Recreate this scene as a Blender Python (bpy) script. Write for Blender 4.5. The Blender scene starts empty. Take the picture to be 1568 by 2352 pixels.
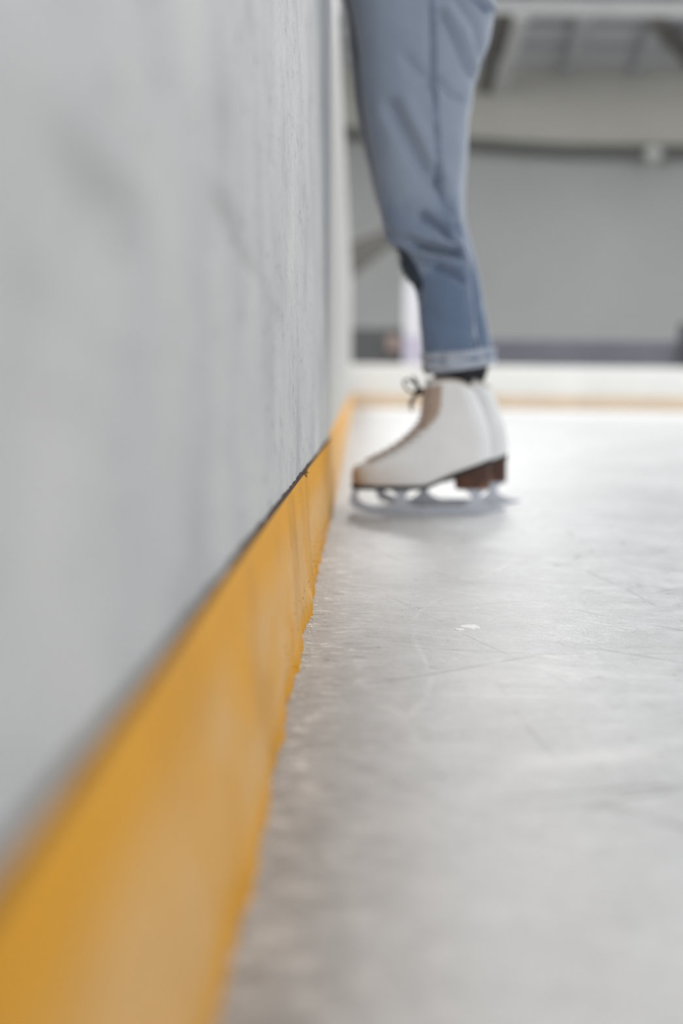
import bpy, math, random
import numpy as np
from mathutils import Vector, Matrix, noise as mnoise

random.seed(7)
C = bpy.context.scene
LINK = C.collection.objects.link

# ------------------------------------------------------------------ camera
W, H = 1568, 2352
FPX = 3267.0                      # focal length in pixels (50 mm on a 36 mm tall sensor)
CAM = Vector((0.0, 0.0, 0.265))
VPX, VPY = 843.0, 880.0           # where the direction along the boards vanishes
ROLL = math.radians(0.7)
_u, _v = VPX - W / 2, H / 2 - VPY
_u0 = _u * math.cos(ROLL) - _v * math.sin(ROLL)
_v0 = _u * math.sin(ROLL) + _v * math.cos(ROLL)
PITCH = math.atan(_v0 / FPX)
YAW = math.atan(_u0 * math.cos(PITCH) / FPX)
FWD = Vector((-math.sin(YAW) * math.cos(PITCH), math.cos(YAW) * math.cos(PITCH), -math.sin(PITCH)))
R0 = Vector((math.cos(YAW), math.sin(YAW), 0))
U0 = R0.cross(FWD)
RGT = R0 * math.cos(ROLL) + U0 * math.sin(ROLL)
UPV = -R0 * math.sin(ROLL) + U0 * math.cos(ROLL)

cam_data = bpy.data.cameras.new('camera')
cam = bpy.data.objects.new('camera', cam_data)
LINK(cam)
m = Matrix((RGT, UPV, -FWD)).transposed().to_4x4()
m.translation = CAM
cam.matrix_world = m
cam_data.sensor_fit = 'VERTICAL'
cam_data.sensor_height = 36.0
cam_data.lens = 50.0
cam_data.clip_start = 0.02
cam_data.clip_end = 200
cam_data.dof.use_dof = True
cam_data.dof.focus_distance = 1.58
cam_data.dof.aperture_fstop = 2.4
C.camera = cam


def at(px, py, Y):
    """The world point at distance Y along the boards that lies under pixel (px, py) of the 1568x2352 frame."""
    d = RGT * ((px - W / 2) / FPX) + UPV * ((H / 2 - py) / FPX) + FWD
    return CAM + d * ((Y - CAM.y) / d.y)


# ------------------------------------------------------------------ world, lamps, exposure
C.view_settings.view_transform = 'Standard'
C.view_settings.look = 'None'
C.view_settings.gamma = 1.0
C.view_settings.exposure = -0.27
C.view_settings.use_curve_mapping = False
world = bpy.data.worlds.new('world')
C.world = world
world.use_nodes = True
bg = world.node_tree.nodes['Background']
bg.inputs['Color'].default_value = (0.95, 0.975, 1.0, 1)
# overcast daylight, plus added brightening behind the camera as fill on the skater
_wt = world.node_tree
_tc = _wt.nodes.new('ShaderNodeTexCoord'); _sx = _wt.nodes.new('ShaderNodeSeparateXYZ'); _mr = _wt.nodes.new('ShaderNodeMapRange')
_wt.links.new(_tc.outputs['Generated'], _sx.inputs[0]); _wt.links.new(_sx.outputs['Y'], _mr.inputs[0])
for _i, _x in enumerate((0.1, -0.9, 0.62, 1.75)):
    _mr.inputs[_i + 1].default_value = _x
_wt.links.new(_mr.outputs[0], bg.inputs['Strength'])

LAMPS = [(1.6, 4.8, 110), (6.5, 4.8, 120), (1.5, 8.8, 105), (7.0, 8.8, 105), (1.5, 13.0, 55), (7.0, 13.0, 55), (1.0, 17.4, 500), (7.0, 17.4, 500)]  # added lamps, none in view: over the ice and before the end wall
LAMP_Z = 5.45
for (lx, ly, lw) in LAMPS:
    ld = bpy.data.lights.new('hall_lamp_light', 'AREA')
    ld.shape = 'RECTANGLE'
    ld.size, ld.size_y = 2.4, 1.0
    ld.energy = lw
    ld.color = (1.0, 0.995, 0.985)
    lo = bpy.data.objects.new('hall_lamp_light', ld)
    lo.location = (lx, ly, LAMP_Z - 0.06)
    LINK(lo)


# ------------------------------------------------------------------ materials
def srgb(r, g, b):
    def f(c):
        c /= 255.0
        return c / 12.92 if c <= 0.04045 else ((c + 0.055) / 1.055) ** 2.4
    return (f(r), f(g), f(b), 1.0)


class NT:
    def __init__(self, name):
        self.m = bpy.data.materials.new(name)
        self.m.use_nodes = True
        self.t = self.m.node_tree
        self.b = self.t.nodes['Principled BSDF']
        self.co = self.t.nodes.new('ShaderNodeTexCoord')
        self.pos = self.t.nodes.new('ShaderNodeNewGeometry')

    def n(self, kind, **kw):
        nd = self.t.nodes.new('ShaderNode' + kind)
        for k, v in kw.items():
            if k in nd.inputs:
                nd.inputs[k].default_value = v
            else:
                setattr(nd, k, v)
        return nd

    def l(self, a, b):
        self.t.links.new(a, b)

    def mapped(self, scale=(1, 1, 1), rot=(0, 0, 0), loc=(0, 0, 0)):
        mp = self.n('Mapping')
        mp.inputs['Scale'].default_value = scale
        mp.inputs['Rotation'].default_value = rot
        mp.inputs['Location'].default_value = loc
        self.l(self.pos.outputs['Position'], mp.inputs['Vector'])
        return mp.outputs['Vector']

    def noise(self, scale, detail=4.0, rough=0.55, vec=None, dist=0.0):
        nd = self.n('TexNoise', Scale=scale, Detail=detail, Roughness=rough, Distortion=dist)
        self.l(vec if vec is not None else self.pos.outputs['Position'], nd.inputs['Vector'])
        return nd.outputs['Fac']

    def ramp(self, fac, stops):
        r = self.n('ValToRGB')
        el = r.color_ramp.elements
        while len(el) < len(stops):
            el.new(0.5)
        for e, (p, c) in zip(el, stops):
            e.position = p
            e.color = c if len(c) == 4 else (*c, 1)
        self.l(fac, r.inputs['Fac'])
        return r.outputs['Color']

    def mix(self, fac, a, b, mode='MIX'):
        mx = self.n('Mix', data_type='RGBA', blend_type=mode)
        for s, v in ((0, fac), (6, a), (7, b)):
            if hasattr(v, 'is_linked'):
                self.l(v, mx.inputs[s])
            elif s == 0:
                mx.inputs[0].default_value = v
            else:
                mx.inputs[s].default_value = v
        return mx.outputs[2]

    def math(self, op, a, b=0.0, clamp=False):
        nd = self.n('Math', operation=op)
        nd.use_clamp = clamp
        for i, v in enumerate((a, b)):
            if hasattr(v, 'is_linked'):
                self.l(v, nd.inputs[i])
            else:
                nd.inputs[i].default_value = v
        return nd.outputs[0]

    def axis(self, i):
        s = self.n('SeparateXYZ')
        self.l(self.pos.outputs['Position'], s.inputs[0])
        return s.outputs[i]

    def remap(self, v, a, b, c=0.0, d=1.0):
        nd = self.n('MapRange')
        self.l(v, nd.inputs[0])
        for i, x in enumerate((a, b, c, d)):
            nd.inputs[i + 1].default_value = x
        return nd.outputs[0]

    def bump(self, h, strength=0.3, dist=0.002):
        b = self.n('Bump', Strength=strength, Distance=dist)
        self.l(h, b.inputs['Height'])
        self.l(b.outputs['Normal'], self.b.inputs['Normal'])

    def base(self, c):
        if hasattr(c, 'is_linked'):
            self.l(c, self.b.inputs['Base Color'])
        else:
            self.b.inputs['Base Color'].default_value = c

    def set(self, **kw):
        for k, v in kw.items():
            k = k.replace('_', ' ')
            if hasattr(v, 'is_linked'):
                self.l(v, self.b.inputs[k])
            else:
                self.b.inputs[k].default_value = v
        return self


def plain(name, col, rough=0.6, var=0.12, scale=30, metal=0.0, bump=0.1, bdist=0.001):
    t = NT(name)
    f = t.noise(scale, 5, 0.6)
    lo = tuple(c * (1 - var) for c in col[:3]) + (1,)
    hi = tuple(min(1, c * (1 + var)) for c in col[:3]) + (1,)
    t.base(t.ramp(f, [(0.3, lo), (0.7, hi)]))
    t.set(Roughness=rough, Metallic=metal)
    if bump:
        t.bump(t.noise(scale * 6, 3), bump, bdist)
    return t.m


def mat_board():
    t = NT('board_plastic')
    big = t.noise(4.5, 6, 0.68)
    col = t.ramp(big, [(0.32, srgb(184, 186, 187)), (0.5, srgb(205, 206, 206)), (0.68, srgb(219, 219, 216))])
    smv = t.mapped((1.0, 3.0, 5.5), (0.35, 0, 0), (0.3, 0.2, 0.1))
    sm = t.ramp(t.noise(1.0, 3, 0.5, smv), [(0.64, (0, 0, 0)), (0.76, (1, 1, 1))])
    col = t.mix(t.math('MULTIPLY', sm, 0.45), col, srgb(142, 140, 140))
    y_, z_ = t.axis(1), t.axis(2)
    wob = t.math('MULTIPLY', t.math('SUBTRACT', t.noise(10, 3), 0.5), 0.03)
    for (sy0, sz0, wy, wz, am) in ((0.455, 0.329, 0.085, 0.011, 0.55), (0.86, 0.368, 0.10, 0.012, 0.45), (1.02, 0.352, 0.10, 0.010, 0.4), (0.352, 0.290, 0.022, 0.012, 0.35), (0.345, 0.265, 0.02, 0.014, 0.25), (1.3, 0.33, 0.1, 0.01, 0.3)):
        q = t.math('POWER', t.math('DIVIDE', t.math('SUBTRACT', t.math('ADD', y_, wob), sy0), wy), 2.0)
        q2 = t.math('POWER', t.math('DIVIDE', t.math('SUBTRACT', t.math('ADD', z_, t.math('MULTIPLY', wob, 0.3)), sz0), wz), 2.0)
        g_ = t.math('POWER', 2.718, t.math('MULTIPLY', t.math('ADD', q, q2), -1.0))
        col = t.mix(t.math('MULTIPLY', g_, am * 0.75), col, srgb(120, 117, 114))
    # fine scuffs, pits and pale flecks
    fine = t.noise(1.0, 6, 0.75, t.mapped((60, 36, 60)))
    dark = t.ramp(fine, [(0.30, (1, 1, 1)), (0.42, (0, 0, 0))])
    col = t.mix(t.math('MULTIPLY', dark, 0.75), col, srgb(98, 94, 92))
    fleck = t.ramp(t.noise(1.0, 4, 0.7, t.mapped((60, 34, 34), (0, 0, 0), (5, 3, 1))), [(0.66, (0, 0, 0)), (0.72, (1, 1, 1))])
    col = t.mix(t.math('MULTIPLY', fleck, 0.8), col, srgb(232, 233, 232))
    t.base(col)
    t.set(Roughness=0.55)
    h = t.math('ADD', t.noise(1.0, 6, 0.75, t.mapped((140, 80, 90))), t.math('MULTIPLY', fleck, 0.8))
    t.bump(h, 0.8, 0.002)
    return t.m


def mat_board_far():
    t = NT('board_white')
    col = t.ramp(t.noise(1.3, 4), [(0.3, srgb(214, 214, 211)), (0.7, srgb(226, 226, 223))])
    t.base(col)
    t.set(Roughness=0.5)
    return t.m


def mat_kick(name, pale):
    t = NT(name)
    patch = t.noise(1.0, 4, 0.6, t.mapped((3, 4.5, 9), (0, 0, 0), (2.2, 0.7, 3)))
    z = t.axis(2)
    band = t.math('MULTIPLY', t.remap(z, 0.132, 0.092), t.remap(z, 0.004, 0.03))   # worn middle, fresher edges
    worn = t.math('MULTIPLY', t.remap(patch, 0.30, 0.55), band, True)
    worn = t.math('ADD', worn, pale, True)
    col = t.mix(worn, srgb(238, 168, 4), srgb(234, 184, 112))
    col = t.mix(t.math('MULTIPLY', t.remap(t.noise(7, 3), 0.5, 0.75), 0.5), col, srgb(190, 132, 34))
    dirt = t.ramp(t.noise(1.0, 6, 0.8, t.mapped((60, 36, 60))), [(0.62, (0, 0, 0)), (0.7, (1, 1, 1))])
    col = t.mix(t.math('MULTIPLY', dirt, 0.5), col, srgb(120, 86, 40))
    fresh = t.ramp(t.noise(1.0, 5, 0.8, t.mapped((60, 40, 46), (0, 0, 0), (9, 2, 4))), [(0.64, (0, 0, 0)), (0.70, (1, 1, 1))])
    col = t.mix(t.math('MULTIPLY', fresh, 0.7), col, srgb(240, 176, 24))
    t.base(col)
    t.set(Roughness=0.55)
    t.b.inputs['Specular IOR Level'].default_value = 0.28
    t.bump(t.noise(1.0, 6, 0.8, t.mapped((110, 50, 60))), 0.6, 0.0022)
    return t.m


def mat_ice():
    t = NT('ice')
    big = t.noise(2.2, 6, 0.62, None, 0.4)
    col = t.ramp(big, [(0.28, srgb(196, 197, 198)), (0.5, srgb(212, 213, 214)), (0.74, srgb(225, 226, 227))])
    mid = t.noise(1.0, 5, 0.65, t.mapped((26, 26, 1)))
    col = t.mix(t.math('MULTIPLY', t.remap(mid, 0.52, 0.72), 0.45), col, srgb(240, 241, 242))
    col = t.mix(t.math('MULTIPLY', t.remap(mid, 0.44, 0.30), 0.3), col, srgb(160, 160, 161))
    fine = t.noise(1.0, 5, 0.75, t.mapped((95, 95, 1), (0, 0, 0), (3, 5, 0)))
    col = t.mix(t.math('MULTIPLY', t.remap(fine, 0.56, 0.74), 0.75), col, srgb(250, 251, 252))
    col = t.mix(t.math('MULTIPLY', t.remap(fine, 0.44, 0.28), 0.5), col, srgb(150, 150, 152))
    frost = t.noise(1.0, 5, 0.7, t.mapped((10, 16, 1), (0, 0, 0.5), (7, 1, 0)))
    col = t.mix(t.math('MULTIPLY', t.remap(frost, 0.55, 0.75), 0.5), col, srgb(246, 247, 248))
    col = t.mix(t.math('MULTIPLY', t.remap(frost, 0.45, 0.28), 0.35), col, srgb(165, 166, 168))
    # skate cuts: long thin lines in several directions, broken up, mostly pale and a few grey
    for sc, wd, c, am, rot, asp in ((2.6, 0.011, srgb(250, 250, 250), 0.5, 0.35, 0.22), (3.4, 0.010, srgb(250, 250, 250), 0.6, -0.9, 0.2),
                                    (3.0, 0.008, srgb(112, 112, 115), 0.6, 1.25, 0.25), (6.5, 0.016, srgb(250, 250, 250), 0.55, 2.2, 0.25),
                                    (5.0, 0.012, srgb(118, 118, 120), 0.45, -0.3, 0.2)):
        wp = t.n('TexNoise', Scale=0.9, Detail=1.0)
        t.l(t.pos.outputs['Position'], wp.inputs['Vector'])
        add = t.n('VectorMath', operation='ADD')
        scl = t.n('VectorMath', operation='SCALE')
        t.l(wp.outputs['Color'], scl.inputs[0]); scl.inputs['Scale'].default_value = 0.25
        t.l(scl.outputs[0], add.inputs[0])
        pre = t.mapped((1, 1, 0), (0, 0, rot), (sc, rot, 0))
        mp2 = t.n('Mapping'); mp2.inputs['Scale'].default_value = (1, asp, 0)
        t.l(pre, mp2.inputs['Vector'])
        t.l(mp2.outputs['Vector'], add.inputs[1])
        vo = t.n('TexVoronoi', feature='DISTANCE_TO_EDGE', Scale=sc)
        t.l(add.outputs[0], vo.inputs['Vector'])
        line = t.ramp(vo.outputs['Distance'], [(0.0, (1, 1, 1)), (wd, (0, 0, 0))])
        brk = t.remap(t.noise(3.0 + sc, 3), 0.46, 0.62)
        col = t.mix(t.math('MULTIPLY', t.math('MULTIPLY', line, brk), am), col, c)
    # dirty strip along the kick board; the wider grey mixes wetness with painted board shade
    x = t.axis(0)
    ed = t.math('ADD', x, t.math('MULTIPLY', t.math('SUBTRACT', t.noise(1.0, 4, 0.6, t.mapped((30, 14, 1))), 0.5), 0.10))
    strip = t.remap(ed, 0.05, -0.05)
    wet_shade = t.remap(t.math('ADD', x, t.math('MULTIPLY', t.math('SUBTRACT', big, 0.5), 0.25)), 0.20, -0.06)
    col = t.mix(t.math('MULTIPLY', wet_shade, 0.5, True), col, srgb(142, 144, 143))
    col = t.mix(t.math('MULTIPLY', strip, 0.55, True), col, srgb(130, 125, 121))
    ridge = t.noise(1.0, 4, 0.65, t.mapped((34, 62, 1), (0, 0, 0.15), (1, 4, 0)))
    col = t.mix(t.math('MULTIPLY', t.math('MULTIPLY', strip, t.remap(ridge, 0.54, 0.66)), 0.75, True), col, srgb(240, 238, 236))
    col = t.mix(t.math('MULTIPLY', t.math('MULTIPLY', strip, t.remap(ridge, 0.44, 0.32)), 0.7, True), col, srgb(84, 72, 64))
    spark = t.ramp(t.noise(1.0, 2, 0.5, t.mapped((420, 420, 1))), [(0.72, (0, 0, 0)), (0.76, (1, 1, 1))])
    col = t.mix(spark, col, (1, 1, 1, 1))
    t.base(col)
    t.set(Roughness=t.remap(mid, 0.3, 0.7, 0.26, 0.42), IOR=1.31)
    h = t.math('ADD', t.noise(1.0, 5, 0.75, t.mapped((80, 80, 60))), t.math('MULTIPLY', t.noise(9, 3), 1.2))
    t.bump(h, 0.5, 0.0022)
    return t.m


def mat_denim():
    t = NT('denim')
    n1 = t.noise(9.0, 6, 0.66)
    z = t.axis(2)
    fade = t.remap(t.math('ADD', z, t.math('MULTIPLY', t.math('SUBTRACT', n1, 0.5), 0.3)), 0.48, 0.66)   # washed out thigh, darker shin
    col = t.mix(fade, srgb(114, 131, 156), srgb(161, 171, 187))
    col = t.mix(t.math('MULTIPLY', t.remap(n1, 0.5, 0.75), 0.4), col, srgb(184, 190, 201))
    tw = t.noise(1.0, 2, 0.6, t.mapped((900, 900, 240), (0, 0.6, 0)))
    col = t.mix(t.math('MULTIPLY', tw, 0.35), col, srgb(98, 114, 140))
    t.base(col)
    t.set(Roughness=0.9, Sheen_Weight=0.7, Sheen_Roughness=0.4)
    t.b.inputs['Specular IOR Level'].default_value = 0.15
    t.bump(t.math('ADD', tw, t.math('MULTIPLY', t.noise(60, 3), 2.0)), 0.4, 0.002)
    return t.m


def mat_boot():
    t = NT('boot_leather')
    col = t.ramp(t.noise(14, 4), [(0.3, srgb(240, 240, 239)), (0.7, srgb(249, 249, 248))])
    # brown scuffing on the toe, with the kick board's reflection painted in
    x = t.axis(0); z = t.axis(2)
    s = t.math('ADD', t.remap(x, TOE_X + 0.14, TOE_X), t.math('MULTIPLY', t.math('SUBTRACT', t.noise(22, 4), 0.5), 0.5))
    s = t.math('MULTIPLY', s, t.remap(z, 0.105, 0.06), True)
    s2 = t.math('MULTIPLY', t.remap(x, TOE_X + 0.022, TOE_X), t.remap(z, 0.112, 0.08), True)
    col = t.mix(t.math('MULTIPLY', s, 0.75, True), col, srgb(190, 166, 148))
    col = t.mix(t.math('MULTIPLY', s2, 0.6, True), col, srgb(160, 106, 62))
    t.base(col)
    t.set(Roughness=0.42)
    t.bump(t.noise(120, 3), 0.15, 0.001)
    return t.m


def mat_heel():
    t = NT('stacked_leather')
    wv = t.n('TexWave', Scale=60.0, Distortion=1.5, Detail=2.0, bands_direction='Z')
    t.l(t.pos.outputs['Position'], wv.inputs['Vector'])
    col = t.ramp(wv.outputs['Fac'], [(0.2, srgb(56, 30, 18)), (0.8, srgb(84, 46, 27))])
    sc = t.math('MULTIPLY', t.remap(t.axis(2), 0.078, 0.056), t.remap(t.noise(35, 3), 0.45, 0.62), True)
    col = t.mix(t.math('MULTIPLY', sc, 0.8), col, srgb(158, 104, 62))
    t.base(col)
    t.set(Roughness=0.5)
    return t.m


def mat_corrugated(name, c0, c1, scale):
    t = NT(name)
    wv = t.n('TexWave', Scale=scale, Distortion=0.0, bands_direction='X')
    t.l(t.pos.outputs['Position'], wv.inputs['Vector'])
    col = t.ramp(t.noise(0.8, 4), [(0.3, c0), (0.7, c1)])
    t.base(col)
    t.set(Roughness=0.6)
    t.bump(wv.outputs['Fac'], 0.3, 0.02)
    return t.m


SK_Y = 2.905                       # near skate's distance
TOE_X = at(808, 1090, SK_Y).x
M = {}
M['board'] = mat_board()
M['board_far'] = mat_board_far()
M['board_pale'] = plain('board_pale_grey', srgb(188, 188, 185), 0.5, 0.05, 1.5, bump=0)
M['kick'] = mat_kick('kick_board_yellow', 0.0)
M['kick_far'] = mat_kick('kick_board_faded', 0.45)
M['kick_end'] = plain('kick_board_bleached', srgb(214, 194, 170), 0.5, 0.08, 3)
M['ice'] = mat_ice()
M['seam'] = plain('dark_rubber', srgb(66, 46, 36), 0.9, 0.4, 60, bump=0.5, bdist=0.002)
M['denim'] = mat_denim()
M['denim_pale'] = plain('denim_reverse', srgb(176, 183, 195), 0.95, 0.25, 45, bump=0.6, bdist=0.002)
M['denim_dark'] = plain('denim_seam', srgb(126, 138, 159), 0.95, 0.35, 40)
M['rip'] = plain('denim_inside', srgb(62, 72, 84), 0.95, 0.25, 80)  # dark tone paints the shade inside the knee tear
M['fray'] = plain('frayed_thread', srgb(196, 194, 190), 0.95, 0.1, 80)
M['sock'] = plain('sock_knit', srgb(40, 40, 46), 0.95, 0.25, 120, bump=0.5)
M['boot'] = mat_boot()
M['lining'] = plain('boot_lining', srgb(190, 180, 168), 0.9)
M['lace'] = plain('lace_brown', srgb(198, 178, 162), 0.9, 0.2, 160, bump=0.4)
M['lace_dark'] = plain('lace_dark_brown', srgb(78, 62, 52), 0.9, 0.25, 160)
M['sole'] = plain('sole_black', srgb(28, 23, 20), 0.5, 0.2, 40)
M['heel'] = mat_heel()
M['steel'] = plain('blade_steel', srgb(176, 180, 188), 0.34, 0.08, 60, metal=1.0, bump=0.05)
M['skin'] = plain('skin', srgb(205, 160, 135), 0.5, 0.06, 40)
M['hair'] = plain('hair', srgb(70, 50, 38), 0.6, 0.25, 80)
M['jacket'] = plain('jacket_cloth', srgb(60, 66, 78), 0.9, 0.15, 40)
M['hall_upper'] = plain('hall_wall_upper', srgb(190, 188, 180), 0.8, 0.06, 0.5, bump=0)
M['hall_lower'] = plain('hall_wall_lower', srgb(166, 167, 166), 0.8, 0.06, 0.4, bump=0)
M['dado'] = plain('dado_grey_violet', srgb(112, 112, 122), 0.7, 0.08, 2, bump=0)
M['dado_dark'] = plain('dado_charcoal', srgb(98, 98, 99), 0.7, 0.1, 2, bump=0)
M['ceiling'] = mat_corrugated('ceiling_sheet', srgb(206, 208, 212), srgb(218, 220, 223), 2.0)
M['purlin'] = plain('purlin_dark', srgb(172, 174, 178), 0.6, 0.05, 2, bump=0)
M['truss'] = plain('truss_paint', srgb(214, 215, 214), 0.5, 0.05, 2, bump=0)
M['brace_grey'] = plain('brace_grey_paint', srgb(186, 188, 191), 0.5, 0.05, 2, bump=0)
M['brace_dark'] = plain('brace_dark_paint', srgb(84, 80, 74), 0.5, 0.05, 2, bump=0)
M['pipe'] = plain('pipe_dark', srgb(104, 105, 101), 0.5, 0.06, 2, bump=0)
M['white_paint'] = plain('pillar_white', srgb(240, 239, 244), 0.5, 0.03, 2, bump=0)
M['lilac_paint'] = plain('pillar_lilac', srgb(214, 208, 226), 0.5, 0.03, 2, bump=0)
M['tan'] = plain('tan_paint', srgb(168, 148, 138), 0.6, 0.1, 6, bump=0)
M['dark_paint'] = plain('post_dark', srgb(72, 72, 78), 0.6, 0.1, 6, bump=0)
M['lamp_pale'] = plain('lamp_cover_pale', srgb(196, 198, 194), 0.5, 0.05, 6, bump=0)
M['concrete'] = plain('concrete', srgb(128, 128, 126), 0.85, 0.12, 1.2, bump=0)
M['ramp'] = plain('ramp_grey', srgb(92, 90, 86), 0.8, 0.06, 1.0, bump=0)
M['snow'] = plain('snow', srgb(248, 248, 248), 0.7, 0.02, 60)
M['chip'] = plain('paint_chip', srgb(228, 166, 30), 0.5, 0.15, 200)
M['lint'] = plain('lint', srgb(120, 96, 66), 0.9, 0.3, 200)
t_ = NT('lamp_glass')
t_.b.inputs['Emission Color'].default_value = (1, 0.985, 0.96, 1)
t_.b.inputs['Emission Strength'].default_value = 4.0
M['glow'] = t_.m


# ------------------------------------------------------------------ mesh helpers
class MB:
    def __init__(self):
        self.v, self.f = [], []

    def add(self, vs, fs):
        o = len(self.v)
        self.v += [Vector(p) for p in vs]
        self.f += [tuple(i + o for i in f) for f in fs]
        return self

    def box(self, lo, hi):
        x0, y0, z0 = lo; x1, y1, z1 = hi
        return self.add([(x0, y0, z0), (x1, y0, z0), (x1, y1, z0), (x0, y1, z0), (x0, y0, z1), (x1, y0, z1), (x1, y1, z1), (x0, y1, z1)],
                        [(3, 2, 1, 0), (4, 5, 6, 7), (0, 1, 5, 4), (1, 2, 6, 5), (2, 3, 7, 6), (3, 0, 4, 7)])

    def loft(self, rings, closed=True, cap0=True, cap1=True):
        n = len(rings[0]); o = len(self.v)
        for r in rings:
            self.v += [Vector(p) for p in r]
        for k in range(len(rings) - 1):
            for i in range(n if closed else n - 1):
                j = (i + 1) % n
                self.f.append((o + k * n + i, o + k * n + j, o + (k + 1) * n + j, o + (k + 1) * n + i))
        if closed and cap0:
            self.f.append(tuple(o + i for i in range(n))[::-1])
        if closed and cap1:
            self.f.append(tuple(o + (len(rings) - 1) * n + i for i in range(n)))
        return self

    def tube(self, pts, r, n=10, caps=True):
        pts = [Vector(p) for p in pts]
        rr = r if isinstance(r, (list, tuple)) else [r] * len(pts)
        rings = []
        up = None
        for i, p in enumerate(pts):
            d = (pts[min(i + 1, len(pts) - 1)] - pts[max(i - 1, 0)]).normalized()
            if up is None:
                up = d.orthogonal().normalized()
            up = (up - d * up.dot(d)).normalized()
            s = d.cross(up)
            rings.append([p + (up * math.cos(a) + s * math.sin(a)) * rr[i] for a in [2 * math.pi * k / n for k in range(n)]])
        return self.loft(rings, True, caps, caps)

    def prism(self, poly, y0, y1):
        """poly: list of (x, z) outline, extruded along Y."""
        n = len(poly)
        vs = [(x, y0, z) for x, z in poly] + [(x, y1, z) for x, z in poly]
        fs = [tuple(range(n)), tuple(range(2 * n - 1, n - 1, -1))]
        fs += [(j, i, i + n, j + n) for i, j in ((k, (k + 1) % n) for k in range(n))]
        return self.add(vs, fs)

    def build(self, name, mat, parent=None, smooth=True, origin=None, bevel=0.0, subsurf=0, mats=None):
        me = bpy.data.meshes.new(name)
        vs = self.v
        if origin is None:
            lo = [min(v[i] for v in vs) for i in range(3)]; hi = [max(v[i] for v in vs) for i in range(3)]
            origin = Vector(((lo[0] + hi[0]) / 2, (lo[1] + hi[1]) / 2, lo[2]))
        origin = Vector(origin)
        me.from_pydata([tuple(v - origin) for v in vs], [], self.f)
        me.validate()
        import bmesh as _bm
        b = _bm.new(); b.from_mesh(me); _bm.ops.recalc_face_normals(b, faces=b.faces); b.to_mesh(me); b.free()
        if smooth:
            for p in me.polygons:
                p.use_smooth = True
            try:
                me.set_sharp_from_angle(angle=math.radians(38))
            except Exception:
                pass
        me.materials.append(M[mat] if isinstance(mat, str) else mat)
        ob = bpy.data.objects.new(name, me)
        ob['w0'] = tuple(origin)
        LINK(ob)
        if parent is not None:
            ob.parent = parent
            ob.location = origin - Vector(parent['w0'])
        else:
            ob.location = origin
        if bevel:
            md = ob.modifiers.new('bevel', 'BEVEL'); md.width = bevel; md.segments = 2; md.limit_method = 'ANGLE'
        if subsurf:
            md = ob.modifiers.new('subsurf', 'SUBSURF'); md.levels = subsurf; md.render_levels = subsurf
        return ob


def tag(o, label=None, cat=None, group=None, kind=None):
    if label: o['label'] = label
    if cat: o['category'] = cat
    if group: o['group'] = group
    if kind: o['kind'] = kind
    return o


def empty(name, loc):
    o = bpy.data.objects.new(name, None)
    o.empty_display_size = 0.1
    o.location = loc
    o['w0'] = tuple(loc)
    LINK(o)
    return o


def structure(o, label, cat):
    return tag(o, label, cat, None, 'structure')


def interp(tab, x):
    xs = [p[0] for p in tab]; ys = [p[1] for p in tab]
    return float(np.interp(x, xs, ys))


def smooth_interp(tab, x, w):
    return sum(interp(tab, x + w * d) * k for d, k in ((-1, 1), (-0.5, 2), (0, 3), (0.5, 2), (1, 1))) / 9.0


# ------------------------------------------------------------------ setting: ice, ground
KH = 0.155                       # kick board height
FAR_Y = 15.3
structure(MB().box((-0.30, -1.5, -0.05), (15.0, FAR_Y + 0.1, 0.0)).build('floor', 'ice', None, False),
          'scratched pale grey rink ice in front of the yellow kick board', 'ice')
structure(MB().box((-9.0, -4.0, -0.20), (17.0, 25.6, -0.051)).build('ground', 'concrete', None, False),
          'grey concrete slab the rink stands on', 'ground')


# ------------------------------------------------------------------ setting: near board and kick board
def wall_x(y):                    # face of the grey board just above the kick board
    if y <= 2.78:
        return interp(KTOP, y) - 0.002
    return -0.0790 - (y - 2.79) * 0.0076


KTOP = [(-0.6, -0.079), (0.3, -0.079), (0.8, -0.0785), (1.75, -0.0755), (2.77, -0.0715)]      # the boards are not dead straight
KBOT = [(-0.6, -0.0565), (0.5, -0.0575), (1.0, -0.059), (1.5, -0.0617), (2.0, -0.0652), (2.9, -0.068)]


def board_grid(y0, y1, ys, zs, wav):
    g = MB()
    rows = []
    for z in zs:
        r = []
        for y in ys:
            x = wall_x(y) - (0.028 if wav else 0.008) * max(0.0, z - KH)
            if wav:
                x += 0.0009 * mnoise.noise(Vector((0.3, y * 9, z * 7))) + 0.0008 * mnoise.noise(Vector((4.1, y * 34, z * 30))) + 0.0006 * mnoise.noise(Vector((6.1, y * 85, z * 95)))
            r.append(Vector((x, y, z)))
        rows.append(r)
    n = len(ys)
    for r in rows:
        g.v += r
    for k in range(len(zs) - 1):
        for i in range(n - 1):
            g.f.append((k * n + i, k * n + i + 1, (k + 1) * n + i + 1, (k + 1) * n + i))
    # thickness behind: back face, ends, top
    o = len(g.v)
    zt, zb = zs[-1], zs[0]
    xt = [rows[-1][i] for i in range(n)]
    back_t = [Vector((p.x - 0.11, p.y, zt)) for p in xt]
    back_b = [Vector((p.x - 0.11, p.y, zb)) for p in xt]
    g.v += back_t + back_b
    top0 = (len(zs) - 1) * n
    for i in range(n - 1):
        g.f.append((top0 + i, top0 + i + 1, o + i + 1, o + i))
        g.f.append((o + i, o + i + 1, o + n + i + 1, o + n + i))
        g.f.append((o + n + i, o + n + i + 1, i + 1, i))
    for i in (0, n - 1):
        g.f.append(tuple([k * n + i for k in range(len(zs))] + [o + i, o + n + i]))
    return g


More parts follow.
